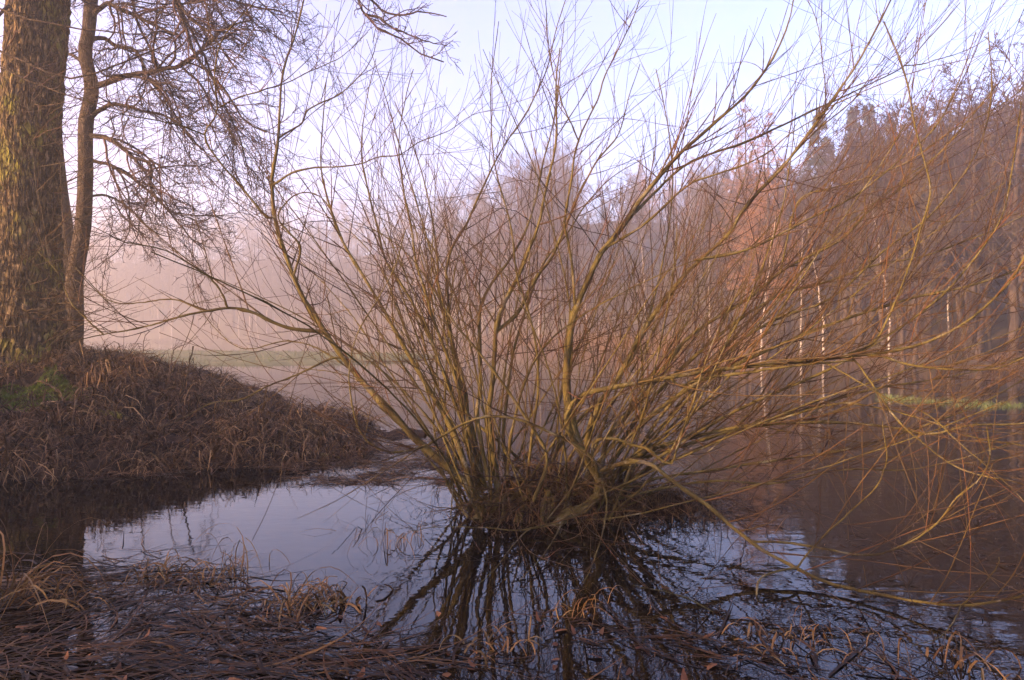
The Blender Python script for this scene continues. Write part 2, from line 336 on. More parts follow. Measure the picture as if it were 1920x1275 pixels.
# moss patch on the mound (part of the ground cover)
X = rng.uniform(-7.5, -5.4, 26000); Y = rng.uniform(8.6, 10.0, 26000); k = (np.hypot((X + 6.45) / .62, (Y - 9.3) / .42) + 1.5 * (vnoise(X * 5, Y * 5) - .5) < 0.95); X, Y = X[k], Y[k]
b = MB(); d = rng.normal(size=(len(X), 3)) * .5; d[:, 2] = 1
b.add(*ribbons(np.stack([X, Y, bank_z(X, Y) - .005], 1), d, rng.uniform(.02, .06, len(X)), np.full(len(X), .012), 2, np.full(len(X), .5)))
tag(b.build('moss', M_moss), kind='stuff')

# ------------------------------------------------------------------ willow
STEMS = {}
ORDER = []
def stem(name, pts, w0, w1, Y0, Y1, parent=None, Ymid=None):
    p = np.array([[float(a) for a in q.split(',')] for q in pts.split()])
    if parent:
        pp = STEMS[parent]; i = np.argmin(np.hypot(pp['uv'][:, 0] - p[0, 0], pp['uv'][:, 1] - p[0, 1])); Y0 = pp['Y'][i]
        p[0] = pp['uv'][i]
    n = max(8, min(40, len(p) * 4))
    uv = catmull(p, n); t = np.linspace(0, 1, n)
    Y = Y0 + (Y1 - Y0) * t if Ymid is None else np.interp(t, [0, .5, 1], [Y0, Ymid, Y1])
    P3 = np.stack([(uv[:, 0] - 960) / F * Y, Y, CAM_H + (HOR - uv[:, 1]) / F * Y], 1)
    wpx = w1 + (w0 - w1) * (1 - t) ** 1.25
    STEMS[name] = dict(uv=uv, Y=Y, P=P3, R=0.295 * wpx / F * Y, par=parent); ORDER.append(name)

# left group
stem('L1', '905,955 890,925 850,885 785,830 700,740 640,668 600,612 560,545 535,480 515,420 507,337 520,267 523,200 530,133 550,80 567,13 580,-60', 27, 4, 5.9, 6.3)
stem('L1b', '512,412 500,408 450,350 400,290 383,253 407,210 402,143 413,83 440,43 480,0 500,-50', 8, 2.5, 0, 5.6, 'L1')
stem('L1f', '383,253 340,236 300,227 187,200 133,167 60,130', 4.5, 2, 0, 5.0, 'L1b')
stem('L1g', '407,210 450,183 533,157 583,133 640,105 690,60', 5, 2, 0, 6.0, 'L1b')
stem('L1c', '510,345 550,323 600,313 640,312 680,307 710,295 753,290 787,267 840,247 880,220 907,210 950,206', 6.5, 1.6, 0, 5.7, 'L1')
stem('L1d', '552,515 563,468 545,440 525,420 520,405 530,388 555,367 580,362 605,372 620,395', 8, 3, 0, 5.9, 'L1')
stem('L1e', '520,270 540,247 567,230 573,210 600,193 640,173 690,120 710,60', 6.5, 2, 0, 6.5, 'L1')
stem('LL', '617,632 597,622 550,618 517,608 477,588 433,578 393,583 333,595 283,610 247,618 193,628 133,640', 13, 3, 0, 5.3, 'L1')
stem('LLa', '433,578 413,545 390,518 333,482 300,468 233,455 200,438 173,425 120,400', 7, 2, 0, 5.0, 'LL')
stem('LLb', '393,583 367,577 323,562 273,568 233,570 203,562 180,542 167,528 140,500', 6, 2, 0, 5.7, 'LL')
stem('LLc', '193,628 167,602 140,575 127,552 107,508 70,470', 5.5, 2, 0, 5.5, 'LL')
stem('LLd', '270,612 330,595 365,570 400,560 440,540', 3.5, 1.5, 0, 5.0, 'LL')
stem('L2', '640,668 621,672 556,704 504,724 452,750 400,756 330,790', 8, 2, 0, 5.5, 'L1')
stem('L3', '655,690 600,655 540,640 470,655 430,640 390,600 360,560', 6, 2, 0, 6.6, 'L1')
stem('D1', '1122,895 1112,857 1086,838 1050,818 1016,802 967,784 922,779 878,789 834,812 806,831 765,844 728,848 700,836 679,816 668,792 660,753 654,706 660,654 676,610 702,571 740,500 760,430', 11, 3, 5.6, 5.0, Ymid=5.0)
# centre group
stem('S1', '890,930 875,880 853,818 820,758 787,702 757,652 720,585 680,518 640,452 618,390 600,310 605,230 612,150', 20, 3, 5.9, 6.4)
stem('S2', '900,920 870,802 853,758 837,715 817,665 787,598 753,538 723,492 707,425 690,350 678,280 688,190 705,110', 15, 2.5, 6.0, 7.0)
stem('S3', '895,910 873,818 867,758 857,715 840,665 817,608 797,542 780,492 770,425 755,350 748,270 760,190 775,130', 15, 2.5, 6.2, 5.4)
stem('S4', '910,920 880,808 873,742 860,692 840,625 823,558 820,492 813,425 795,340 770,260 740,190', 15, 2.5, 6.1, 6.9)
stem('S5', '905,890 885,800 862,730 848,640 841,558 838,508 850,460 873,425 900,367 927,310 953,263 987,213 1013,160 1030,117 1042,60 1060,0', 13, 3, 6.4, 6.4)
stem('S6', '915,900 893,783 898,742 900,700 898,650 898,612 900,572 910,550 923,528 940,505 960,478 985,430 1005,370 1020,300 1040,220 1050,130 1058,40', 16, 2.5, 6.0, 7.2)
stem('S7', '935,930 915,783 920,742 925,693 928,650 933,600 950,558 977,508 993,465 1010,425 1025,350 1041,280 1043,233 1042,157 1050,90', 22, 4, 6.1, 5.8)
stem('S7b', '933,632 973,585 990,548 1010,512 1033,482 1057,425 1085,360 1120,300 1160,250 1180,180 1200,120', 14, 2.5, 0, 6.8, 'S7')
stem('S8', '955,930 945,830 950,760 960,675 967,642 980,600 1000,540 1020,490 1060,440 1100,380 1150,330 1220,290', 13, 2.5, 6.3, 7.2)
stem('S8b', '950,900 960,800 990,700 1030,640 1080,600 1150,560 1230,520 1300,490 1380,470', 10, 2.5, 6.0, 5.3)
stem('S9', '1042,988 1066,960 1099,955 1120,932 1126,906 1115,882 1100,862 1081,836 1071,802 1063,742 1062,692 1066,642 1072,605 1083,568 1107,518 1123,478 1160,435 1200,375 1240,325 1280,279 1313,253 1357,213 1390,187 1420,150 1447,110 1467,73 1483,27 1490,-30', 36, 4, 5.75, 6.2)
stem('S9b', '1083,568 1072,500 1062,440 1057,423 1070,343 1083,267 1123,183 1133,147 1160,93 1190,27 1205,-20', 10, 3, 0, 5.4, 'S9')
stem('S9c', '1083,267 1060,210 1040,150 1028,90 1023,0', 5, 2.5, 0, 5.2, 'S9b')
stem('S9d', '1180,410 1240,350 1280,313 1320,293 1397,267 1467,237 1513,213 1580,183 1647,150 1697,123 1733,80 1773,37 1800,5', 10, 3, 0, 6.9, 'S9')
stem('S9e', '1693,127 1747,115 1813,93 1853,70', 4, 2, 0, 6.9, 'S9d')
stem('S9f', '1140,455 1210,420 1290,345 1330,330 1390,310 1440,285 1480,250 1560,200 1600,150', 9, 2.5, 0, 5.5, 'S9')
# right group
stem('R1', '1105,930 1100,825 1123,758 1160,702 1187,652 1223,592 1280,518 1330,472 1370,435 1380,410 1420,360 1460,320 1507,260 1543,213 1573,170 1607,120 1633,73 1657,27 1680,-20', 22, 5, 6.1, 6.2)
stem('R1b', '1420,360 1480,300 1540,240 1600,190 1650,120 1700,70', 7, 2, 0, 6.9, 'R1')
stem('R1c', '1543,213 1547,160 1540,100 1530,40 1510,-10', 4, 2, 0, 6.0, 'R1')
stem('R2', '1120,930 1140,818 1207,745 1260,670 1280,642 1347,595 1413,555 1467,508 1530,475 1587,445 1620,400 1680,360 1740,307 1780,267 1847,187 1900,120', 18, 3, 6.2, 6.6)
stem('R2b', '1467,508 1480,430 1500,370 1560,350 1613,333 1700,300 1790,240 1870,200 1940,150', 7, 2, 0, 5.4, 'R2')
stem('R3', '1118,885 1085,840 1062,800 1066,768 1090,742 1140,730 1180,722 1240,712 1280,705 1347,695 1447,685 1547,675 1613,667 1680,658 1730,645 1773,625 1813,602 1847,575 1880,542 1907,505 1935,450', 19, 7, 5.65, 4.8)
stem('R3b', '1613,667 1653,668 1697,682 1763,690 1863,692 1920,672 1980,640', 9, 4, 0, 4.6, 'R3')
stem('R3c', '1580,672 1640,640 1680,568 1710,492 1730,425 1747,367 1743,327 1727,277 1713,227 1703,167 1690,117 1673,77 1657,40', 8, 4, 0, 4.6, 'R3')
stem('R3d', '1260,708 1275,725 1300,716 1400,697 1500,684 1600,676', 10, 6, 0, 5.1, 'R3')
stem('R9', '1600,672 1627,708 1650,742 1670,772 1700,808 1747,848 1787,873 1833,890 1897,903 1950,920', 6.5, 4, 0, 4.5, 'R3')
stem('R9b', '1540,676 1600,708 1660,742 1740,775 1800,830 1880,900 1930,950', 5, 3, 0, 4.3, 'R3')
stem('R4', '1130,930 1150,860 1200,800 1280,735 1360,692 1447,655 1513,625 1573,602 1647,578 1713,558 1780,545 1847,528 1920,502 1990,470', 15, 6, 6.1, 5.6)
stem('R5', '1140,920 1165,830 1250,720 1370,610 1460,555 1530,535 1597,512 1647,495 1730,482 1797,458 1880,425 1960,380', 14, 4, 6.3, 6.6)
stem('R6', '1135,920 1150,890 1200,850 1280,825 1347,808 1430,795 1513,792 1580,792 1680,802 1747,815 1813,798 1913,795 1980,780', 15, 6, 6.0, 5.4)
stem('R7', '1447,800 1510,772 1573,758 1613,760 1680,772 1747,792 1813,818 1920,836', 8, 4, 0, 5.2, 'R6')
stem('R8', '1150,925 1180,870 1300,830 1430,790 1550,755 1647,728 1713,718 1780,707 1847,692 1920,668', 12, 5, 6.3, 6.5)
stem('R10', '1300,490 1400,470 1500,420 1600,370 1700,290 1760,230 1800,150 1830,60', 9, 3, 6.4, 5.6, 'S8b')
stem('R11', '1150,930 1240,780 1340,680 1450,600 1560,560 1660,470 1750,400 1830,290 1857,180 1853,60', 13, 3, 6.4, 5.4)
stem('R12', '1145,935 1260,840 1400,760 1540,700 1650,640 1760,560 1830,480 1880,400 1900,300 1915,190', 12, 4, 6.0, 5.0)
stem('R13', '1130,940 1220,900 1350,880 1480,860 1600,840 1720,800 1830,760 1940,700', 10, 4, 6.0, 6.0)
stem('R14', '1140,940 1240,915 1340,900 1450,905 1580,880 1700,880 1800,860 1900,830', 9, 3, 5.9, 5.6)
stem('N0', '1112,875 1112,831 1131,823 1152,823 1185,836 1214,841 1230,857 1256,873 1262,860 1275,820 1300,750 1320,680 1350,610 1400,520', 11, 3, 5.6, 5.0)
stem('N1', '1122,885 1136,878 1178,867 1206,865 1227,875 1248,893 1282,917 1330,950 1363,980 1403,1010 1440,1037 1487,1060 1530,1083 1580,1100 1647,1113 1713,1127 1807,1137 1863,1127 1920,1118 1990,1090', 15, 7, 5.6, 3.35, Ymid=4.35)
stem('N2', '1403,1008 1467,1017 1530,1027 1597,1038 1647,1038 1697,1017 1747,987 1773,960 1793,930 1820,913 1847,883 1858,857 1850,800', 8, 4, 0, 3.9, 'N1')
stem('N3', '1487,1062 1530,1020 1580,973 1613,943 1643,913 1657,883 1663,850 1655,790', 6.5, 3, 0, 4.0, 'N1')
stem('N4', '1487,1062 1470,1068 1423,1087 1415,1127 1407,1150 1377,1174 1330,1147 1280,1123 1187,1097', 7, 3.5, 0, 3.6, 'N1')
stem('N5', '1128,900 1137,943 1133,983 1123,1023 1107,1063 1093,1092', 8, 3, 5.6, 4.3)
stem('N6', '1100,958 1033,980 990,993 957,1027 930,1063 900,1093', 6, 2.5, 5.6, 4.3)
stem('N7', '1080,965 1057,973 1040,1007 1017,1043 973,1090', 6, 2.5, 5.65, 4.35)
stem('N8', '1050,985 1033,985 973,992 890,987 840,987 763,997', 6, 2, 5.55, 5.2)
stem('N9', '1808,1137 1830,1105 1868,1060 1873,1045', 5, 3, 0, 3.4, 'N1')
stem('N10', '1807,1137 1770,1190 1710,1212', 4.5, 2.5, 0, 3.35, 'N1')
stem('C1', '880,960 840,900 800,850 760,790 700,730 640,700 560,690', 10, 2.5, 6.1, 7.0)
stem('C2', '1000,940 1030,860 1000,800 960,740 900,660 850,600 800,520 760,470 700,430 640,410', 12, 2, 5.7, 5.0)
stem('C3', '1010,940 1040,850 1080,790 1150,720 1200,640 1230,540 1250,440 1260,330 1250,230 1230,130', 12, 3, 6.4, 7.0)
stem('C4', '1020,950 990,880 960,850 900,800 830,720 770,640 740,560 700,480 640,420 560,380', 10, 2.5, 6.3, 7.3)
stem('C5', '985,930 1000,800 1010,720 1000,620 970,520 960,430 930,320 920,200 925,120 935,40', 10, 2.5, 6.2, 5.5)

# filler stems fanning out of the stool
nf = 84
fx = rng.uniform(-0.55, 0.85, nf); fy = rng.uniform(5.75, 6.75, nf)
th = np.radians(np.clip(fx * 48 + rng.normal(size=nf) * 24 + 6, -68, 78)); dep = np.radians(rng.normal(size=nf) * 26)
th[62:] = np.radians(rng.uniform(28, 76, 22)); fx[62:] = rng.uniform(.2, .9, 22)
d = np.stack([np.sin(th) * np.cos(dep), np.sin(dep), np.cos(th) * np.cos(dep)], 1)
fl = rng.uniform(2.2, 4.4, nf); fl[62:] *= 1.2; n = 14
FP = np.zeros((nf, n, 3)); FP[:, 0] = np.stack([fx, fy, np.full(nf, 0.02)], 1)
cu = rng.normal(size=(nf, 3)) * 0.04
for k in range(1, n):
    d = nrm(d + cu + rng.normal(size=(nf, 3)) * 0.03 + np.array([0, 0, 0.03])); FP[:, k] = FP[:, k - 1] + d * (fl / (n - 1))[:, None]
FR = (rng.uniform(.005, .014, nf)[:, None]) * (1 - 0.8 * np.linspace(0, 1, n)[None])
for i in range(nf): STEMS['F%d' % i] = dict(P=FP[i], R=FR[i], par=None); ORDER.append('F%d' % i)

WB = np.array([0.25, 6.1, 0.0])
willow = thing('willow_shrub', WB, 'big bare willow of many spreading olive brown stems standing in the flooded water', 'shrub')
parts = {}
for nm in ORDER:
    s = STEMS[nm]; P, R = s['P'], s['R']
    n = 40; L = np.r_[0, np.cumsum(np.linalg.norm(np.diff(P, axis=0), axis=1))]; q = np.linspace(0, L[-1], n)
    P = np.stack([np.interp(q, L, P[:, k]) for k in range(3)], 1); R = np.interp(q, L, R)
    jit = np.cumsum(rng.normal(size=(n, 3)) * 0.0018, 0); jit -= np.linspace(0, 1, n)[:, None] * jit[-1]
    P = P + jit
    R = R * (1 + 0.08 * rng.normal(size=n))
    for kk in rng.integers(4, n - 4, 3): R[kk] *= 1.3        # knots
    P1, R1 = P[None], R[None]
    root = s['par'] is None
    mb = MB(); mb.add(*tubes(P1, R1, 10))
    tw = MB(); Ln = L[-1]
    tr0 = 0.27 if root else 0.12
    # long shoots, mostly reaching up from the limbs
    A, AR = grow(P1, R1, (2.8 if nm[0] == 'F' else 7.0 if nm[0] == 'R' else 5.4), (tr0, 0.97), (34, 13), (-0.3, -1.9), 10, 0.5, 0.0016, trop=0.035, wig=0.032, upbias=0.9, lenfall=0.35, rmax=0.0068)
    B, BR = grow(P1, R1, 2.6, (0.2, 0.9), (56, 20), (-0.4, -1.7), 10, 0.4, 0.0016, trop=-0.003, wig=0.055, upbias=0.0, lenfall=0.3, rmax=0.0055)
    Q = np.concatenate([A, B]); QR = np.concatenate([AR, BR])
    ok = (Q[:, :, 1].min(1) > 2.9) & (Q[:, :, 2].min(1) > 0.02); Q, QR = Q[ok], QR[ok]
    QR = QR * (1 + 0.22 * np.where(np.arange(QR.shape[1]) % 2, 1, -1))    # buds
    tw.add(*tubes(Q, QR, 5)) if len(Q) else None
    if len(Q):
        Cc, CR = grow(Q, QR, 3.2, (0.2, 0.95), (32, 11), (-0.12, -0.65), 6, 0.62, 0.0012, trop=0.03, wig=0.035, upbias=0.35, lenfall=0.5, rmax=0.0035)
        ok = (Cc[:, :, 1].min(1) > 2.8) & (Cc[:, :, 2].min(1) > 0.01); tw.add(*tubes(Cc[ok], CR[ok], 3))
        # buds
    o = mb.build('stem', M_stem, willow, WB); parts[nm] = o
    if tw.n: tag(tw.build('twig_spray', M_twig, o, WB), kind='stuff')

# the stool the willow grows from: a dark hummock of roots and earth
def hum_z(X, Y):
    r = np.hypot((X - 0.30) / 0.84, (Y - 6.22) / 0.52); r2 = np.hypot((X - 1.35) / 0.75, (Y - 6.45) / 0.38)
    n = fbm(X * 4, Y * 4) - .47
    return -0.12 + 0.36 * (1 - smooth(r + n * .6, 0.15, 1.15)) + 0.24 * (1 - smooth(r2 + n * .8, 0.1, 1.15)) + n * .12
v, f = grid(-1.1, 2.6, 120, 5.3, 7.4, 70, hum_z); mesh_obj('root_hummock', v - WB, f, M_soil, willow)
b = MB()
for i in range(26):                              # surface roots and broken stubs
    a = rng.uniform(0, 2 * np.pi); r0 = rng.uniform(.2, .5); L = rng.uniform(.5, .9)
    p = np.array([[0.28 + math.cos(a) * q * 0.9, 6.2 + math.sin(a) * q * .6, 0] for q in np.linspace(r0, r0 + L, 6)])
    p[:, :2] += rng.normal(size=(6, 2)) * .03; p[:, 2] = np.maximum(hum_z(p[:, 0], p[:, 1]), -0.05) + np.linspace(.06, -.04, 6)
    b.add(*tubes(catmull(p, 10)[None], np.linspace(.03, .01, 10)[None] * rng.uniform(.5, 1.1), 7))
b.build('root', M_stem, willow, WB)
M = 270                                          # dead twigs tangled round the stool
a = rng.uniform(0, 6.28, M); rr = rng.uniform(.1, 1.0, M); p0 = np.stack([.40 + .9 * rr * np.cos(a), 6.2 + .5 * rr * np.sin(a), rng.uniform(.0, .38, M)], 1)
d0 = rng.normal(size=(M, 3)); d0[:, 2] *= .45; d0 = nrm(d0)
A, AR = grow(np.stack([p0, p0 + d0 * .03], 1), np.full((M, 2), .007), -1, (.9, 1), (8, 8), (-.3, -1.2), 9, .9, .0018, trop=-.02, wig=.09, lenfall=0, rmax=.0075)
A[:, :, 2] = np.maximum(A[:, :, 2], -.03); t = MB(); t.add(*tubes(A, AR, 5)); B, BR = grow(A, AR, 4, (.1, .95), (40, 15), (-.1, -.4), 5, .6, .0013, wig=.08); t.add(*tubes(B, BR, 3))
tag(t.build('twig_tangle', M_twig, willow, WB), kind='stuff')

blades_on(hum_z, -1.2, 2.6, 5.4, 7.3, 8000, lambda X, Y, Z: (Z > -0.10), (0.15, 0.6), (0.004, 0.010), (0.5, 1.6), M_grass, 'hummock_grass', lean=(0.1, -0.2), spread=0.9, zoff=0.0, clump=0.12)

# ------------------------------------------------------------------ floating dead grass
def drift_mask(X, Y):
    u = X / Y * F + 960; v = HOR + CAM_H * F / Y
    edge = np.interp(u, [-300, 0, 150, 300, 440, 520, 640, 760, 900, 1050, 1250, 1500, 1750, 2000], [1040, 1050, 1040, 1030, 1060, 1110, 1120, 1150, 1150, 1150, 1165, 1190, 1215, 1200])
    m = smooth(v, edge - 15, edge + 60) * np.interp(u, [0, 500, 1100, 1400, 1600, 1800], [1, 1, .85, .7, .35, .3])
    return m
def drift(N, Lr, Wr, zr, lift, m, name, y0=2.2, y1=5.4):
    Y = rng.uniform(y0, y1, N); X = rng.uniform(-.9, .9, N) * Y
    dens = drift_mask(X, Y); nn = vnoise(X * 1.3, Y * 3.0) * .75 + vnoise(X * 5, Y * 10) * .25 + .06 * smooth(-X, 0, 1.5)
    k = rng.random(N) < dens * smooth(nn, .50, .64); X, Y = X[k], Y[k]; N = len(X)
    ang = rng.normal(size=N) * 0.5 + 2.6 * (vnoise(X * 1.3, Y * 1.6) - .5) - 0.1
    fl = np.where(rng.random(N) < .5, 1, -1)
    d = np.stack([np.cos(ang) * fl, np.sin(ang) * fl, rng.normal(size=N) * .02 + lift], 1)
    L = rng.uniform(*Lr, N)
    b = MB(); b.add(*ribbons(np.stack([X, Y, rng.uniform(*zr, N)], 1), d, L, rng.uniform(*Wr, N), 5, rng.normal(size=N) * .03 + lift * 2.2, curl=.36, twist=.22))
    return tag(b.build(name, m), kind='stuff')
drift(7000, (.2, .8), (.006, .016), (-.004, .008), 0.0, M_wet, 'floating_grass')
drift(2600, (.15, .5), (.008, .018), (.0, .02), .12, M_wet, 'drifted_grass')
# thin litter of grass around the bank foot and between bank and willow
def litter(N, ub, vb, L, W, name, m=M_wet):
    u = rng.uniform(*ub, N); v = rng.uniform(*vb, N); Y = CAM_H * F / (v - HOR); X = (u - 960) / F * Y
    k = vnoise(X * 2.0, Y * 2.0) * .6 + vnoise(X * 6, Y * 6) * .4 > .47; X, Y = X[k], Y[k]; N = len(X)
    a = rng.uniform(0, 6.28, N); d = np.stack([np.cos(a), np.sin(a), rng.uniform(-.02, .35, N)], 1)
    b = MB(); b.add(*ribbons(np.stack([X, Y, np.full(N, .002)], 1), d, rng.uniform(*L, N), rng.uniform(*W, N), 4, rng.uniform(.1, .6, N), curl=.4))
    return tag(b.build(name, m), kind='stuff')
litter(9000, (470, 900), (815, 910), (.12, .45), (.004, .010), 'shore_litter', M_grass)
litter(1800, (0, 520), (872, 900), (.15, .5), (.006, .012), 'bank_edge_grass', M_wet)
litter(1600, (1150, 1500), (880, 985), (.1, .4), (.003, .007), 'willow_litter', M_grass)

litter(900, (1150, 1950), (960, 1230), (.03, .16), (.004, .010), 'floating_bits', M_wet)
# arching reed leaf clumps, each a thing
def clump(u, v, N, L, W, spread, label, lean=(0, 0), dro=(.8, 1.8)):
    Y = CAM_H * F / (v - HOR); base = np.array([(u - 960) / F * Y, Y, 0])
    L = (L[0] * 1.4, L[1] * 1.7); N = int(N * 2.2)
    d = rng.normal(size=(N, 3)) * spread; d[:, 2] = 1; d[:, 0] += lean[0]; d[:, 1] += lean[1]
    r = rng.normal(size=(N, 3)) * .08; r[:, 2] = -.01
    b = MB(); b.add(*ribbons(base + r, d, rng.uniform(*L, N), rng.uniform(*W, N) * .75, 9, rng.uniform(*dro, N), curl=.45, twist=.7))
    o = b.build('reed_clump', M_reed, None, base); o.location = tuple(base)
    return tag(o, label, 'reeds', 'dead reed clumps in the shallow water')
clump(25, 1120, 20, (.25, .6), (.010, .02), .35, 'tall arching tan reed clump at the left edge of the water', (.55, 0))
clump(120, 1130, 9, (.2, .4), (.008, .016), .4, 'small arching reed tuft just right of the tall left clump', (.4, 0))
clump(300, 1080, 26, (.12, .32), (.008, .018), .7, 'low olive reed clump on the floating grass left of open water', (.1, 0), (1, 2.2))
clump(380, 1095, 16, (.12, .32), (.008, .016), .8, 'low brown reed clump beside the olive one', (.1, 0), (1, 2.2))
clump(560, 1130, 34, (.15, .42), (.008, .018), .7, 'orange brown reed clump with arching leaves below the pale open water', (.1, 0), (1, 2.0))
clump(438, 1075, 5, (.2, .4), (.008, .012), .12, 'single upright reed blade bent over at its tip', (.05, 0), (.9, 1.4))
clump(455, 1062, 5, (.1, .25), (.006, .010), .4, 'small dark green bent sedge beside the upright blade', (.2, 0))
clump(650, 1130, 14, (.1, .3), (.012, .024), .6, 'broad brown reed leaves right of the orange brown clump', (.2, 0), (1, 2))
clump(745, 1020, 8, (.18, .34), (.008, .014), .3, 'thin yellow reed tuft leaning left of the willow roots', (-.1, 0), (1.2, 2.2))
clump(1095, 1150, 12, (.1, .3), (.006, .012), .55, 'straw yellow reed tuft in front of the willow reflection', (0, 0), (.8, 1.6))
clump(925, 1215, 16, (.1, .22), (.010, .02), .7, 'crumpled brown reed clump at the bottom middle', (0, 0), (1, 2))
clump(1420, 1215, 14, (.1, .24), (.008, .016), .7, 'brown reed tuft on the floating grass right of the willow', (.1, 0), (1, 2))
clump(1500, 1195, 14, (.1, .22), (.008, .014), .8, 'dark curled reed clump under the low right hand bough', (.1, 0), (1.2, 2.4))
clump(1640, 1235, 6, (.15, .3), (.008, .014), .5, 'sparse bent reed tuft near the lower right corner', (-.4, 0), (1, 2))
clump(1790, 1245, 8, (.12, .28), (.012, .022), .4, 'broad folded reed leaf clump in the lower right corner', (.1, 0), (1.2, 2.2))
clump(548, 790, 14, (.2, .42), (.006, .010), .3, 'upright orange reed tuft in open water past the bank tip', (0, 0), (.2, .8))

# dead leaves caught on the floating grass
N = 700; Y = rng.uniform(2.8, 10, N); X = rng.uniform(-.72, .3, N) * Y; kk = (Y > 7.9) & (X < -2.6) | (Y < 3.9); X, Y = X[kk], Y[kk]; N = len(X)
b = MB(); a = rng.uniform(0, 6.28, N)
zz = np.where(Y > 7.9, np.maximum(bank_z(X, np.maximum(Y, 6.7)), 0) + .03, .006)
b.add(*ribbons(np.stack([X, Y, zz], 1), np.stack([np.cos(a), np.sin(a), rng.normal(size=N) * .2], 1), rng.uniform(.04, .09, N), rng.uniform(.02, .045, N), 3, rng.normal(size=N) * .5))
tag(b.build('fallen_leaves', M_leaf), kind='stuff')

# ------------------------------------------------------------------ old tree and alder on the bank
def bark_trunk(pts, radii, k, n, amp, seed, flare=0.0):
    P = catmull(pts, n); t = np.linspace(0, 1, n); R = np.interp(t, np.linspace(0, 1, len(radii)), radii)
    a = np.linspace(0, 2 * np.pi, k, endpoint=False); zz = t * np.linalg.norm(np.diff(P, axis=0), axis=1).sum()
    A, Z = np.meshgrid(a, zz)
    rr = R[:, None] * np.ones_like(A)
    per = lambda s, zs: 0.5 * (fbm(A * s + seed, Z * zs) * (1 - A / (2 * np.pi)) + fbm((A - 2 * np.pi) * s + seed, Z * zs) * A / (2 * np.pi)) * 2
    ridge = np.abs(per(9, 3.2) - 0.47) * 1.6 + np.abs(per(22, 9.0) - 0.47) * 1.0
    rr = rr + amp * (ridge - .35) + R[:, None] * 0.22 * (per(1.4, .35) - .47) + R[:, None] * flare * np.exp(-Z / .35) * (0.6 + 0.5 * np.cos(5 * A + seed))
    V = P[:, None] + rr[..., None] * np.stack([np.cos(A), np.sin(A), 0 * A], -1)
    i = np.arange(n - 1)[:, None] * k + np.arange(k)[None]; j = np.arange(n - 1)[:, None] * k + (np.arange(k)[None] + 1) % k
    return V.reshape(-1, 3), np.stack([i, j, j + k, i + k], -1).reshape(-1, 4), P, R

YT = 10.4
ob = np.array([(48 - 960) / F * YT, YT, 1.0])
old = thing('old_tree', ob, 'massive rough barked tree trunk lit yellow on the grassy bank', 'tree')
tp = [PX(48, 690, YT), PX(50, 560, YT), PX(52, 400, YT), PX(56, 230, YT), PX(66, 80, YT), PX(74, -60, YT), PX(84, -300, YT), PX(96, -560, YT), PX(110, -900, YT)]
tp[0][2] = 0.7
v, f, TP, TR = bark_trunk(tp, [.60, .47, .415, .395, .41, .45, .40, .30, .12], 300, 900, .08, 3.0, .45)
mesh_obj('trunk', v - ob, f, M_trunk, old)
def limb_set(root, base, limbs, tmat, wmat, cnt1, l1, cnt2, l2, cnt3, l3, trop=(-.03, 0, 0.02), wig=.09, r3=.0022, bend=(0, 0, 0), upb=0.0, name='limb'):
    for (uvY, w0, w1) in limbs:
        p = catmull(np.array([PX(*q) for q in uvY]), 26); Ym = p[:, 1]
        r = np.linspace(w0, w1, 26) / F * Ym * .5
        p = p + np.cumsum(rng.normal(size=p.shape) * .008, 0)
        mb = MB(); mb.add(*tubes(p[None], r[None], 9)); o = mb.build(name, tmat, root, base)
        A, AR = grow(p[None], r[None], cnt1, (.15, 1), (48, 15), l1, 10, .55, r3 * 1.6, trop=trop[0], wig=wig, upbias=upb, lenfall=.35, bend=bend, rmax=.03)
        B, BR = grow(A, AR, cnt2, (.12, .98), (42, 15), l2, 7, .6, r3 * 1.2, trop=trop[1], wig=wig * 1.3, bend=bend, rmax=.008)
        C, CR = grow(B, BR, cnt3, (.15, .98), (42, 16), l3, 4, .7, r3, trop=trop[2], wig=wig * 1.4, rmax=.005)
        t = MB(); t.add(*tubes(A, AR, 5)); t.add(*tubes(B, BR, 4)); t.add(*tubes(C, CR, 3))
        tag(t.build('twig_spray', wmat, o, base), kind='stuff')
# dark low boughs crossing in front of the trunk, and the bough overhead
limb_set(old, ob, [
    ([(40, -160, 10.2), (-40, -60, 9.0), (-60, 60, 8.0), (0, 100, 7.4), (60, 128, 7.3), (120, 150, 7.3), (190, 135, 7.3), (260, 105, 7.4), (310, 85, 7.5)], 9, 2.5),
    ([(30, -60, 10.2), (-30, -20, 9.0), (-20, 0, 8.2), (40, 26, 8.0), (110, 42, 8.0), (170, 52, 8.0), (230, 58, 8.0), (275, 60, 8.0)], 7, 2.0),
    ([(20, 0, 10.2), (-40, 80, 9.0), (0, 122, 8.4), (60, 150, 8.3), (110, 170, 8.2), (180, 192, 8.2), (260, 218, 8.2)], 6, 1.6),
    ], M_alder, M_alder_twig, 2.2, (-.4, -1.0), 3.0, (-.12, -.4), 2, (-.05, -.15), trop=(.03, .05, .06), wig=.06, r3=.0022, upb=.8)
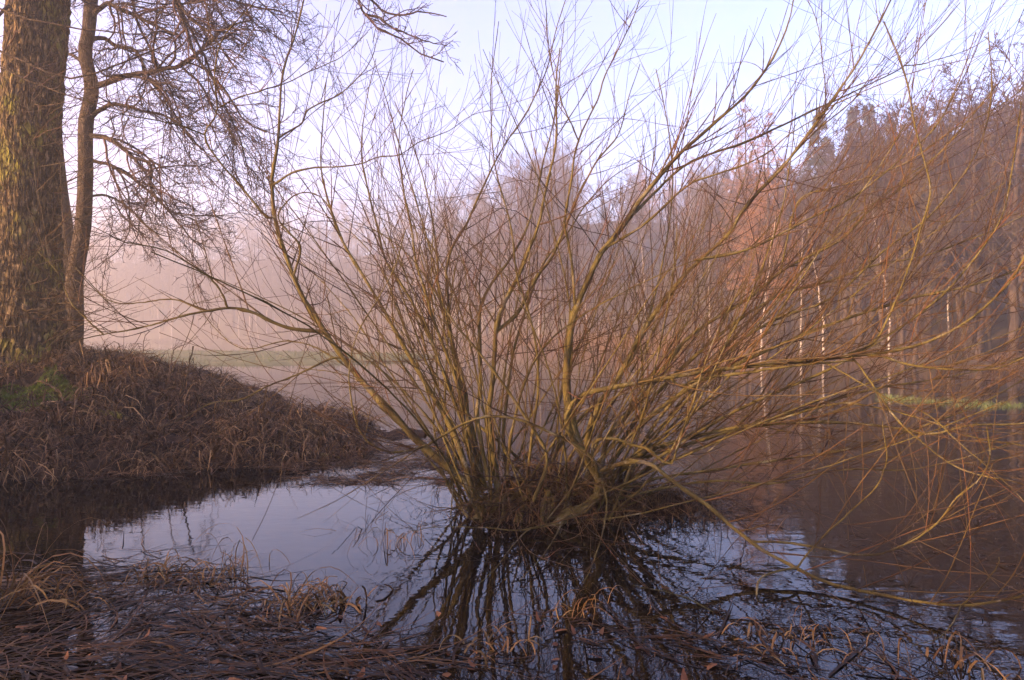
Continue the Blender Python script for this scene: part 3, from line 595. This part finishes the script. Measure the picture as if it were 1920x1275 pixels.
limb_set(old, ob, [
    ([(80, -420, 10.2), (300, -330, 9.6), (560, -160, 9.0), (650, -50, 8.8), (665, 0, 8.8), (683, 27, 8.8), (700, 52, 8.8), (723, 62, 8.8), (750, 73, 8.8), (773, 87, 8.8), (790, 103, 8.8), (813, 118, 8.8), (833, 118, 8.8)], 13, 2.5),
    ([(580, -140, 9.0), (660, -60, 8.9), (697, 0, 8.9), (712, 14, 8.9), (726, 26, 8.9), (760, 34, 8.9), (800, 28, 8.9), (845, 36, 8.9)], 8, 2),
    ([(683, 27, 8.8), (710, 32, 8.8), (735, 50, 8.7), (770, 60, 8.6), (800, 75, 8.6), (840, 85, 8.6)], 5, 1.5),
    ], M_alder, M_alder_twig, 11.0, (-.2, -.7), 12.0, (-.08, -.28), 10, (-.04, -.12), trop=(-.02, .0, .05), wig=.16, r3=.0022, bend=(.05, 0, 0))
limb_set(old, ob, [
    ([(100, -330, 10.4), (220, -160, 10.6), (310, -60, 10.8), (327, 0, 10.8), (347, 57, 10.8), (360, 100, 10.8), (383, 133, 10.8), (410, 160, 10.8), (433, 187, 10.8), (463, 230, 10.8), (500, 250, 10.8)], 13, 2.5),
    ([(250, -120, 10.7), (337, 0, 10.7), (363, 37, 10.7), (393, 57, 10.7), (413, 80, 10.7), (450, 130, 10.7)], 8, 2),
    ], M_alder, M_alder_twig, 6.0, (-.4, -2.1), 9.0, (-.15, -.7), 10, (-.05, -.2), trop=(-.06, -.03, .02), wig=.17, r3=.0027, bend=(.03, 0, 0))
# thin shoots sprouting from the lower trunk
M = 150
ts = rng.uniform(.04, .34, M); aa = rng.uniform(-2.9, .6, M)
ii = (ts * (len(TP) - 1)).astype(int)
rt = TP[ii] + np.stack([np.cos(aa), np.sin(aa), 0 * aa], 1) * (TR[ii] * .9)[:, None]
dv = nrm(np.stack([np.cos(aa) + .5, np.sin(aa), rng.uniform(.1, .9, M)], 1))
st0 = np.stack([rt, rt + dv * .05], 1)
A, AR = grow(st0, np.full((M, 2), .008), -1, (.9, 1), (10, 8), (-.5, -1.9), 9, .9, .002, trop=.03, wig=.07, lenfall=.1, rmax=.007)
B, BR = grow(A, AR, 4, (.2, .95), (35, 12), (-.15, -.6), 6, .6, .0016, trop=.05, wig=.06)
C, CR = grow(B, BR, 5, (.2, .95), (35, 12), (-.06, -.25), 4, .7, .0014, trop=.05, wig=.06)
t = MB(); t.add(*tubes(A, AR, 4)); t.add(*tubes(B, BR, 3)); t.add(*tubes(C, CR, 3)); tag(t.build('shoots', M_twig, old, ob), kind='stuff')
rb = MB()
for (pp, w0, w1) in [([PX(60, 655, 10.1), PX(20, 650, 9.7), PX(-40, 660, 9.4)], 15, 8), ([PX(70, 665, 10.1), PX(110, 672, 9.9), PX(170, 690, 9.8)], 10, 4), ([PX(30, 660, 9.9), PX(50, 685, 9.5), PX(110, 700, 9.3)], 9, 4)]:
    p = catmull(np.array(pp), 14); p[:, 2] = bank_z(p[:, 0], p[:, 1]) + .03; rb.add(*tubes(p[None], np.linspace(w0, w1, 14)[None] / F * 10 * .5, 9))
rb.build('root', M_alder, old, ob)

YA = 12.6
ab = PX(140, 650, YA)
alder = thing('alder_tree', ab, 'slimmer grey brown tree with drooping twiggy crown right of the massive trunk', 'tree')
tp = [PX(128, 680, YA), PX(138, 600, YA), PX(140, 520, YA), PX(155, 425, YA), PX(160, 333, YA), PX(161, 233, YA), PX(172, 167, YA), PX(160, 100, YA), PX(167, 50, YA), PX(175, -60, YA), PX(190, -260, YA), PX(200, -500, YA)]
v, f, AP, AR_ = bark_trunk(tp, [.19, .155, .14, .125, .12, .115, .11, .11, .10, .08, .055, .02], 90, 260, .016, 9.0, .3)
mesh_obj('trunk', v - ab, f, M_alder, alder)
limb_set(alder, ab, [
    ([(168, 165, YA), (193, 157, YA), (233, 143, YA), (267, 137, YA), (307, 128, YA), (337, 127, YA), (367, 107, YA), (400, 73, YA), (430, 50, YA), (480, 35, YA)], 12, 3),
    ([(168, 225, YA), (180, 210, YA), (207, 193, YA), (233, 195, 12.4), (267, 207, 12.3), (300, 213, 12.2), (340, 235, 12.2), (380, 280, 12.1)], 9, 2),
    ([(166, 255, YA), (200, 260, 12.4), (233, 283, 12.2), (253, 300, 12.1), (283, 313, 12.0), (287, 330, 12.0), (283, 350, 12), (300, 377, 12), (325, 405, 12)], 10, 3),
    ([(168, 75, YA), (200, 72, 12.8), (220, 87, 12.8), (247, 93, 12.8), (263, 113, 12.8), (270, 140, 12.8), (300, 180, 12.8)], 9, 2.5),
    ([(167, 40, YA), (200, 7, YA), (215, 10, YA), (240, 22, YA), (262, 30, YA), (300, 50, YA), (350, 75, YA)], 10, 3),
    ([(170, 0, YA), (220, -60, 12.9), (300, -70, 13), (380, -30, 13), (450, 10, 13), (530, 30, 13)], 10, 3),
    ([(165, 120, YA), (125, 100, 12.8), (90, 105, 13), (40, 140, 13.2)], 7, 2),
    ([(166, 300, YA), (210, 310, 12.5), (260, 345, 12.4), (310, 400, 12.4), (350, 450, 12.4), (370, 470, 12.4)], 7, 2),
    ([(162, 370, YA), (200, 365, 12.9), (240, 385, 13), (290, 430, 13), (330, 440, 13)], 5, 1.6),
    ([(230, -150, 12.4), (300, -60, 12.2), (350, 30, 12.0), (390, 110, 12.0), (420, 190, 12.0), (455, 270, 12.0), (470, 330, 12.0)], 8, 2),
    ([(190, -120, 12.6), (240, -40, 12.8), (262, 40, 13), (290, 110, 13), (330, 190, 13), (350, 260, 13)], 7, 2),
    ([(180, -40, 12.6), (330, -60, 12.4), (450, -20, 12.3), (520, 40, 12.3), (560, 90, 12.3)], 6, 1.8),
    ([(340, 127, YA), (380, 160, 12.7), (400, 200, 12.7), (430, 240, 12.7), (450, 290, 12.7)], 5, 1.8),
    ], M_alder, M_alder_twig, 7.5, (-.5, -2.8), 9.0, (-.2, -1.0), 11, (-.07, -.28), trop=(-.06, -.035, .0), wig=.17, r3=.0030, bend=(.045, 0, -.015))
third = thing('slender_tree', PX(120, 655, 14.2), 'thin leaning trunk half hidden between the massive trunk and the slimmer tree', 'tree')
tp = [PX(131, 680, 14.2), PX(128, 560, 14.2), PX(124, 440, 14.2), PX(112, 340, 14.2), PX(104, 240, 14.2), PX(104, 100, 14.2), PX(100, -100, 14.2)]
v, f, P3, R3 = bark_trunk(tp, [.2, .16, .14, .12, .10, .07, .03], 60, 140, .012, 5.0, .2); b3 = np.array(third.location)
mesh_obj('trunk', v - b3, f, M_alder, third)
A, AR = grow(P3[None], R3[None], 3.0, (.05, .6), (55, 14), (-.8, -2.0), 9, .4, .0028, trop=.035, wig=.07, rmax=.012, bend=(.03, 0, 0))
B, BR = grow(A, AR, 6, (.15, .95), (40, 12), (-.2, -.7), 6, .6, .0022, trop=.04, wig=.08); C, CR = grow(B, BR, 6, (.15, .95), (38, 12), (-.07, -.25), 4, .7, .002, trop=.04, wig=.08)
t = MB(); t.add(*tubes(A, AR, 5)); t.add(*tubes(B, BR, 4)); t.add(*tubes(C, CR, 3)); t.build('crown', M_alder_twig, third, b3)

# bits on the mound
def stick(name, pts, r0, r1, label, cat, m, twigs=0):
    p = catmull(np.array(pts), 20); p += np.cumsum(rng.normal(size=p.shape) * .004, 0); base = p[0].copy(); b = MB()
    r = np.linspace(r0, r1, 20) * (1 + .15 * rng.normal(size=20)); b.add(*tubes(p[None], r[None], 8))
    if twigs:
        A, AR = grow(p[None], r[None], twigs, (.1, 1), (50, 15), (-.12, -.45), 7, .6, .002, trop=.02, wig=.2); b.add(*tubes(A, AR, 4))
        B, BR = grow(A, AR, 8, (.1, 1), (50, 15), (-.05, -.2), 5, .6, .0018, trop=.0, wig=.25); b.add(*tubes(B, BR, 3))
    o = b.build(name, m, None, base); o.location = tuple(base); return tag(o, label, cat)
def on_bank(u, v, Y, dz=.03):
    p = PX(u, v, Y); p[2] = bank_z(p[0:1], p[1:2])[0] + dz; return p
stick('fallen_branch', [on_bank(80, 0, 8.8, .08), on_bank(127, 0, 8.8, .1), on_bank(167, 0, 8.78, .12), on_bank(205, 0, 8.76, .12), on_bank(240, 0, 8.75, .12)], .055, .032, 'rotting lichen covered branch lying below the moss patch', 'branch', M_trunk)
stick('dead_stick', [on_bank(330, 0, 9.6), on_bank(345, 0, 9.6, .2), PX(366, 645, 9.6)], .014, .008, 'broken grey stick poking up from the bank crest', 'stick', M_alder, 3)
stick('bramble', [on_bank(262, 0, 9.9), PX(270, 640, 9.9), PX(280, 620, 9.9)], .008, .004, 'tangled dead bramble against the pale water on the bank crest', 'bramble', M_alder_twig, 22)
stick('bramble', [on_bank(310, 0, 9.9), PX(325, 655, 9.9), PX(350, 640, 9.8)], .008, .004, 'low dead bramble just right of the tallest tangle', 'bramble', M_alder_twig, 18)
stick('driftwood', [on_bank(555, 0, 9.0), on_bank(600, 0, 8.9), on_bank(640, 0, 8.8)], .03, .018, 'short dark log at the foot of the low bank', 'log', M_trunk)

# ------------------------------------------------------------------ wood on the far banks
def tree_parts(H, kind):
    n = 14; z = np.linspace(0, 1, n)
    lean = rng.normal(size=2) * .04
    if kind == 'broad':
        P = np.stack([lean[0] * H * z + np.cumsum(rng.normal(size=n) * .012 * H * .3), lean[1] * H * z + np.cumsum(rng.normal(size=n) * .012 * H * .3), z * H * .85], 1)
        R = H * .0135 * (1 - z * .93); P, R = P[None], R[None]
        A, AR = grow(P, R, -20, (.22, 1), (48, 14), (.30, .5), 9, .55, .012, trop=.07, wig=.10, lenfall=.5)
        B, BR = grow(A, AR, -9, (.2, 1), (42, 14), (.3, .5), 6, .6, .010, trop=.03, wig=.13)
        C, CR = grow(B, BR, -7, (.15, 1), (40, 14), (.3, .55), 5, .65, .008, trop=.01, wig=.15)
        D, DR = grow(C, CR, -5, (.15, 1), (40, 14), (.3, .55), 3, .8, .006, trop=.01, wig=.15)
        tr = MB(); tr.add(*tubes(P, R, 10)); tr.add(*tubes(A, AR, 6)); cr = MB(); cr.add(*tubes(B, BR, 4)); cr.add(*tubes(C, CR, 3)); cr.add(*tubes(D, DR, 3))
    elif kind == 'birch':
        P = np.stack([lean[0] * H * z + np.cumsum(rng.normal(size=n) * .016 * H * .3), lean[1] * H * z * 1.5 + np.cumsum(rng.normal(size=n) * .012 * H * .3), z * H * .97], 1)
        R = H * rng.uniform(.0055, .008) * (1 - z * .95); P, R = P[None], R[None]
        A, AR = grow(P, R, -26, (.3, 1), (38, 10), (.16, .28), 8, .4, .008, trop=.02, wig=.08, lenfall=.55)
        B, BR = grow(A, AR, -9, (.2, 1), (40, 14), (.3, .5), 5, .6, .006, trop=-.08, wig=.1)
        C, CR = grow(B, BR, -7, (.15, 1), (36, 14), (.35, .6), 4, .65, .005, trop=-.12, wig=.1)
        tr = MB(); tr.add(*tubes(P, R, 10)); cr = MB(); cr.add(*tubes(A, AR, 5)); cr.add(*tubes(B, BR, 3)); cr.add(*tubes(C, CR, 3))
    else:                                       # spruce / larch
        P = np.stack([0 * z, 0 * z, z * H], 1); R = H * .011 * (1 - z * .97); P, R = P[None], R[None]
        dn = kind == 'spruce'
        A, AR = grow(P, R, -190 if dn else -120, (.08 if dn else .2, .985), (82 if dn else 74, 8), (.17, .23), 6, .22, .008, trop=-.04 if dn else .02, wig=.05, lenfall=.93)
        B, BR = grow(A, AR, -10, (.12, 1), (48, 10), (.28, .5), 4, .7, .006, trop=-.05, wig=.1, lenfall=.4)
        tr = MB(); tr.add(*tubes(P, R, 9)); cr = MB(); cr.add(*tubes(A, AR, 4))
        if dn:
            q, r, T = lerp_at(B, BR, np.repeat(np.arange(len(B)), 5), rng.random(len(B) * 5))
            dd = nrm(T + rng.normal(size=T.shape) * .5); cr.add(*ribbons(q, dd, rng.uniform(.15, .4, len(q)), np.full(len(q), .10), 2, np.full(len(q), .3)))
        else:
            C, CR = grow(B, BR, -6, (.1, 1), (40, 14), (.3, .6), 3, .7, .008, trop=-.05, wig=.1); cr.add(*tubes(C, CR, 3))
        cr.add(*tubes(B, BR, 3))
    return tr, cr
PROTO = {}
def proto(name, kind, H, tm, cm):
    tr, cr = tree_parts(H, kind)
    PROTO[name] = (tr.arrays(), cr.arrays(), tm, cm, kind, H)
for i in range(4): proto('broad%d' % i, 'broad', 13, M_bg_trunk, M_bg_twig if i < 3 else M_oak_twig)
for i in range(3): proto('birch%d' % i, 'birch', 13, M_birch, M_bg_twig)
for i in range(2): proto('spruce%d' % i, 'spruce', 16, M_bg_trunk, M_needle)
proto('larch0', 'larch', 16, M_bg_trunk, M_larch)
MADE = {}
def tz(x, y): return float(terrain_z(np.array([x]), np.array([y]))[0])
def place(pn, u, Y, H, name, label, group=None, rot=None):
    x = (u - 960) / F * Y; z = tz(x, Y) - .1
    if H > 34: H = (HOR - H) / F * Y + CAM_H - z              # given as the photo row of the top
    if pn not in MADE:
        tr, cr, tm, cm, kind, H0 = PROTO[pn]
        o = thing(name, (0, 0, 0), label, 'tree', group)
        mesh_obj('trunk', *tr, tm, o); mesh_obj('crown', *cr, cm, o); MADE[pn] = o
    else:
        o = copy_tree(MADE[pn]); o.name = name; tag(o, label, 'tree')
        if group: o['group'] = group
        elif 'group' in o: del o['group']
    s = H / PROTO[pn][5]; o.location = (x, Y, z); o.scale = (s * rng.uniform(.9, 1.15), s * rng.uniform(.9, 1.15), s); o.rotation_euler = (0, 0, rng.uniform(0, 6.28) if rot is None else rot)
    return o
GB = 'bare trees of the wood on the right bank'
LB = 'bare brown twiggy tree in the wood on the right bank'
# individually readable trees
place('broad0', 1893, 35.0, 35, 'bare_tree', 'tallest bare tree at the right edge with an open rounded top')
place('broad1', 1822, 37.2, 85, 'bare_tree', 'bare tree just left of the tallest one, crown against blue sky')
place('broad2', 1740, 40.5, 140, 'bare_tree', 'dense reddish bare tree where the wood steps down toward the mist')
place('larch0', 1440, 52.4, 205, 'larch_tree', 'orange lit larch standing at the edge of the mist')
place('larch0', 1398, 64.0, 175, 'larch_tree', 'tall pale larch fading into mist behind the orange larch')
place('spruce0', 1535, 64.0, 205, 'spruce_tree', 'pointed dark spruce rising right of the orange larch')
place('spruce1', 1628, 72.0, 190, 'spruce_tree', 'bushy pale green spruce above the middle of the right wood')
place('spruce0', 1600, 74.0, 196, 'spruce_tree', 'slim spruce between the pointed dark one and the bushy one')
place('birch0', 1012, 83.7, 12.5, 'birch_tree', 'bright white forked birch seen through the middle of the willow')
place('birch1', 1212, 66.4, 13.0, 'birch_tree', 'white birch trunk seen through the willow right of the forked one')
place('birch2', 1108, 75.3, 12.0, 'birch_tree', 'pale birch midway between the forked birch and the next white trunk')
place('birch0', 1425, 49.9, 12.0, 'birch_tree', 'white birch trunk in front of the orange larch')
place('birch1', 1500, 48.1, 11.0, 'birch_tree', 'slim white birch right of the orange larch')
GR = 'birches in the right wood'
for u, Y in [(1545, 46.5), (1668, 39.7), (1780, 40.5), (1735, 43.8), (1330, 65.1)]:
    place('birch%d' % rng.integers(3), u, Y, rng.uniform(8, 12), 'birch_tree', 'slim pale birch trunk among the brown trees of the right wood', GR)
GM = 'pale birches in the mist across the water'
for u, Y in [(300, 171.7), (322, 173.6), (410, 174.6), (448, 169.6), (468, 171.5), (486, 169.1), (500, 173.3), (520, 169.7), (548, 169.3), (556, 173.6), (640, 164.7), (672, 165.1), (700, 158.6), (716, 159.6), (770, 149.0), (784, 150.1), (800, 146.7), (860, 131.8), (880, 125.1), (905, 117.8), (935, 107.7), (240, 176.8), (180, 179.0)]:
    place('birch%d' % rng.integers(3), u, Y, rng.uniform(14, 24), 'birch_tree', 'pale birch fading into the mist on the far shore', GM)
place('broad0', 1690, 33.5, 11.0, 'bare_tree', 'dark twin trunked tree at the waterline below the right wood')
place('broad3', 1712, 33.7, 10.5, 'bare_tree', 'dark leaning trunk beside the twin trunked tree at the waterline')
for i in range(150):                             # the mass of the right wood, tree by tree
    u = rng.uniform(1340, 2350); sh = shore(u); Y = sh + 5 + rng.random() ** 1.1 * 34
    vt = np.interp(u, [1340, 1450, 1550, 1650, 1750, 1850, 1950], [270, 245, 215, 180, 140, 90, 40]) + rng.random() * 130
    H = min((HOR - vt) / F * Y + CAM_H - tz((u - 960) / F * Y, Y), 17)
    if H < 4: continue
    place('broad%d' % rng.integers(4), u, Y, H, 'bare_tree', LB, GB)
GS = 'bare bushes along the right shore'
for i in range(34):
    u = rng.uniform(1300, 2300); Y = shore(u) + rng.uniform(.8, 5)
    place('broad%d' % rng.integers(4), u, Y, rng.uniform(1.6, 3.6), 'bare_bush', 'low bare bush near the waterline of the right bank', GS)['category'] = 'bush'
GC = 'bare trees fading into mist behind the willow'
for i in range(110):
    u = rng.uniform(900, 1400); Y = shore(u) + rng.uniform(30, 150)
    vt = np.interp(u, [900, 1050, 1200, 1400], [345, 315, 285, 235]) + rng.random() * 140
    H = min((HOR - vt) / F * Y + CAM_H - tz((u - 960) / F * Y, Y), 26)
    if H > 5: place(['broad0', 'broad3', 'larch0', 'broad3', 'larch0'][rng.integers(5)], u, Y, H, 'bare_tree', 'bare tree fading into the mist behind the willow', GC)  # paler larch and oak crown colours stand in for peach light on these trees
# the misty hillside wood on the far left: one mass
b = MB(); c2 = MB()
def lite(kind):
    n = 8; z = np.linspace(0, 1, n); H = 14
    P = np.stack([0 * z, 0 * z, z * H * .9], 1)[None]; R = (H * .011 * (1 - z * .93))[None]
    A, AR = grow(P, R, -18, (.25, 1), (46, 12), (.3, .45), 5, .5, .014, trop=.07, wig=.1, lenfall=.5)
    B, BR = grow(A, AR, -8, (.15, 1), (42, 14), (.35, .55), 4, .6, .012, trop=.03, wig=.13)
    C, CR = grow(B, BR, -6, (.15, 1), (40, 14), (.4, .6), 3, .7, .010, wig=.15)
    m = MB(); m.add(*tubes(P, R, 6)); m.add(*tubes(A, AR, 4)); m.add(*tubes(B, BR, 3)); m.add(*tubes(C, CR, 3)); return m.arrays()
LT = [lite(0) for _ in range(4)]
for i in range(520):
    u = rng.uniform(-250, 1080); Y = shore(u) + 8 + rng.random() * (45 if i % 3 == 0 else 75 if i % 3 == 1 else 120); x = (u - 960) / F * Y; s = rng.uniform(.95, 1.6); a = rng.uniform(0, 6.28)
    v, f = LT[rng.integers(4)]; ca, sa = math.cos(a), math.sin(a)
    b.add(np.stack([v[:, 0] * ca - v[:, 1] * sa, v[:, 0] * sa + v[:, 1] * ca, v[:, 2]], 1) * s + np.array([x, Y, tz(x, Y) - .1]), f)
tag(b.build('hillside_wood', M_bg_twig), kind='stuff')

# reeds and brush along the far shores
def belt(u0, u1, N, Hr, off, m, name, W=.03):
    u = rng.uniform(u0, u1, N); Y = shore(u) + rng.uniform(*off, N); X = (u - 960) / F * Y; Z = np.maximum(terrain_z(X, Y), -.05)
    k = vnoise(X * .5, Y * .5) > .35; X, Y, Z = X[k], Y[k], Z[k]; N = len(X)
    d = rng.normal(size=(N, 3)) * .18; d[:, 2] = 1
    b = MB(); b.add(*ribbons(np.stack([X, Y, Z], 1), d, rng.uniform(*Hr, N), np.full(N, W), 3, rng.uniform(.1, .6, N))); return tag(b.build(name, m), kind='stuff')
belt(880, 1440, 12000, (.5, 2.0), (-.6, 5), M_reed, 'far_reeds')
belt(-200, 940, 9000, (.3, 1.0), (-1, 4), M_grass, 'far_sedge', .05)
belt(1400, 2200, 14000, (.15, .5), (-.4, 7), M_grass, 'right_bank_grass', .02)
# bright green water weed on the right
N = 2600; u = rng.uniform(1640, 1990, N); Yw = np.interp(u, [1640, 1900, 2000], [17.6, 15.2, 14.4]) + rng.normal(size=N) * .45; X = (u - 960) / F * Yw
k = vnoise(X * 1.5, Yw * 1.5) > .35; X, Yw = X[k], Yw[k]; N = len(X); d = rng.normal(size=(N, 3)) * .6; d[:, 2] = 1
b = MB(); b.add(*ribbons(np.stack([X, Yw, 0 * X - .01], 1), d, rng.uniform(.04, .14, N), np.full(N, .012), 2, np.full(N, .5)))
tag(b.build('water_weed', M_blade_g), kind='stuff')

# unseen evergreen screen, added behind the camera to shade near water and bank foot
N = 60000
tt = rng.uniform(-24, 9, N); top = 2.9 + 1.1 * (vnoise(tt * .9 + 3, tt * 0) - .5) + .5 * (vnoise(tt * 3, tt * 0 + 4) - .5)
ss = -10 + rng.normal(size=N) * .7; Z = .3 + (top - .3) * rng.random(N) ** .85
hx, hy = -np.array([sdir.x, sdir.y]) / math.hypot(sdir.x, sdir.y)
X = hx * ss + hy * tt; Y = hy * ss - hx * tt
b = MB(); b.add(*ribbons(np.stack([X, Y, Z], 1), rng.normal(size=(N, 3)), rng.uniform(.12, .28, N), np.full(N, .09), 2, np.full(N, .3)))
tag(b.build('shade_thicket', M_needle), 'unseen evergreen screen added behind the camera to shade the near water', 'shade_thicket', kind='stuff')

# ------------------------------------------------------------------ the misty air
def haze(dens, col, aniso):
    x0, x1, y0, y1, z0, z1 = -252, 252, -42, 342, -1.8, 60
    v = np.array([[x, y, z] for z in (z0, z1) for y in (y0, y1) for x in (x0, x1)], float)
    f = np.array([[0, 2, 3, 1], [4, 5, 7, 6], [0, 1, 5, 4], [2, 6, 7, 3], [0, 4, 6, 2], [1, 3, 7, 5]])
    m = bpy.data.materials.new('haze'); m.use_nodes = True; t = m.node_tree; t.nodes.clear()
    vo = t.nodes.new('ShaderNodeVolumePrincipled'); vo.inputs['Density'].default_value = dens; vo.inputs['Color'].default_value = (*col, 1); vo.inputs['Anisotropy'].default_value = aniso
    ou = t.nodes.new('ShaderNodeOutputMaterial'); t.links.new(vo.outputs[0], ou.inputs['Volume'])
    tag(mesh_obj('haze', v, f, m, flat=True), kind='stuff')
haze(0.0039, (0.995, 0.91, 0.81), 0.55)

# ------------------------------------------------------------------ what each mass is
for nm, lab, cat in [
    ('meadow_grass', 'short green grass on the low spit across the water', 'grass'), ('dry_grass', 'matted dead brown grass covering the left bank', 'grass'),
    ('dead_sedge', 'long drooping dead sedge leaves over the left bank', 'grass'), ('moss', 'bright green moss patch on the mound below the trunks', 'moss'),
    ('hummock_grass', 'dead grass hanging round the foot of the willow', 'grass'), ('floating_grass', 'flattened wet dead grass floating across the near water', 'grass'),
    ('drifted_grass', 'raised tufts of drifted dead grass on the near water', 'grass'), ('shore_litter', 'brown grass litter between the bank tip and the willow', 'grass'),
    ('bank_edge_grass', 'wet grass lying along the waterline of the left bank', 'grass'), ('willow_litter', 'thin grass litter on the water right of the willow foot', 'grass'),
    ('fallen_leaves', 'small brown fallen leaves on the bank and floating grass', 'leaves'), ('hillside_wood', 'bare hillside wood lost in the mist beyond the flooded meadow', 'wood'),
    ('far_reeds', 'tan sunlit reeds along the far shore behind the willow', 'reeds'), ('far_sedge', 'dead sedge along the misty far shore on the left', 'grass'),
    ('right_bank_grass', 'dry grass on the shore below the right wood', 'grass'), ('water_weed', 'bright green weed strip on the water at the right', 'weed'),
    ('floating_bits', 'scattered bits of leaf and stalk floating on the dark water', 'debris'),
    ('haze', 'pale pink morning mist in the air', 'mist')]:
    tag(bpy.data.objects[nm], lab, cat)
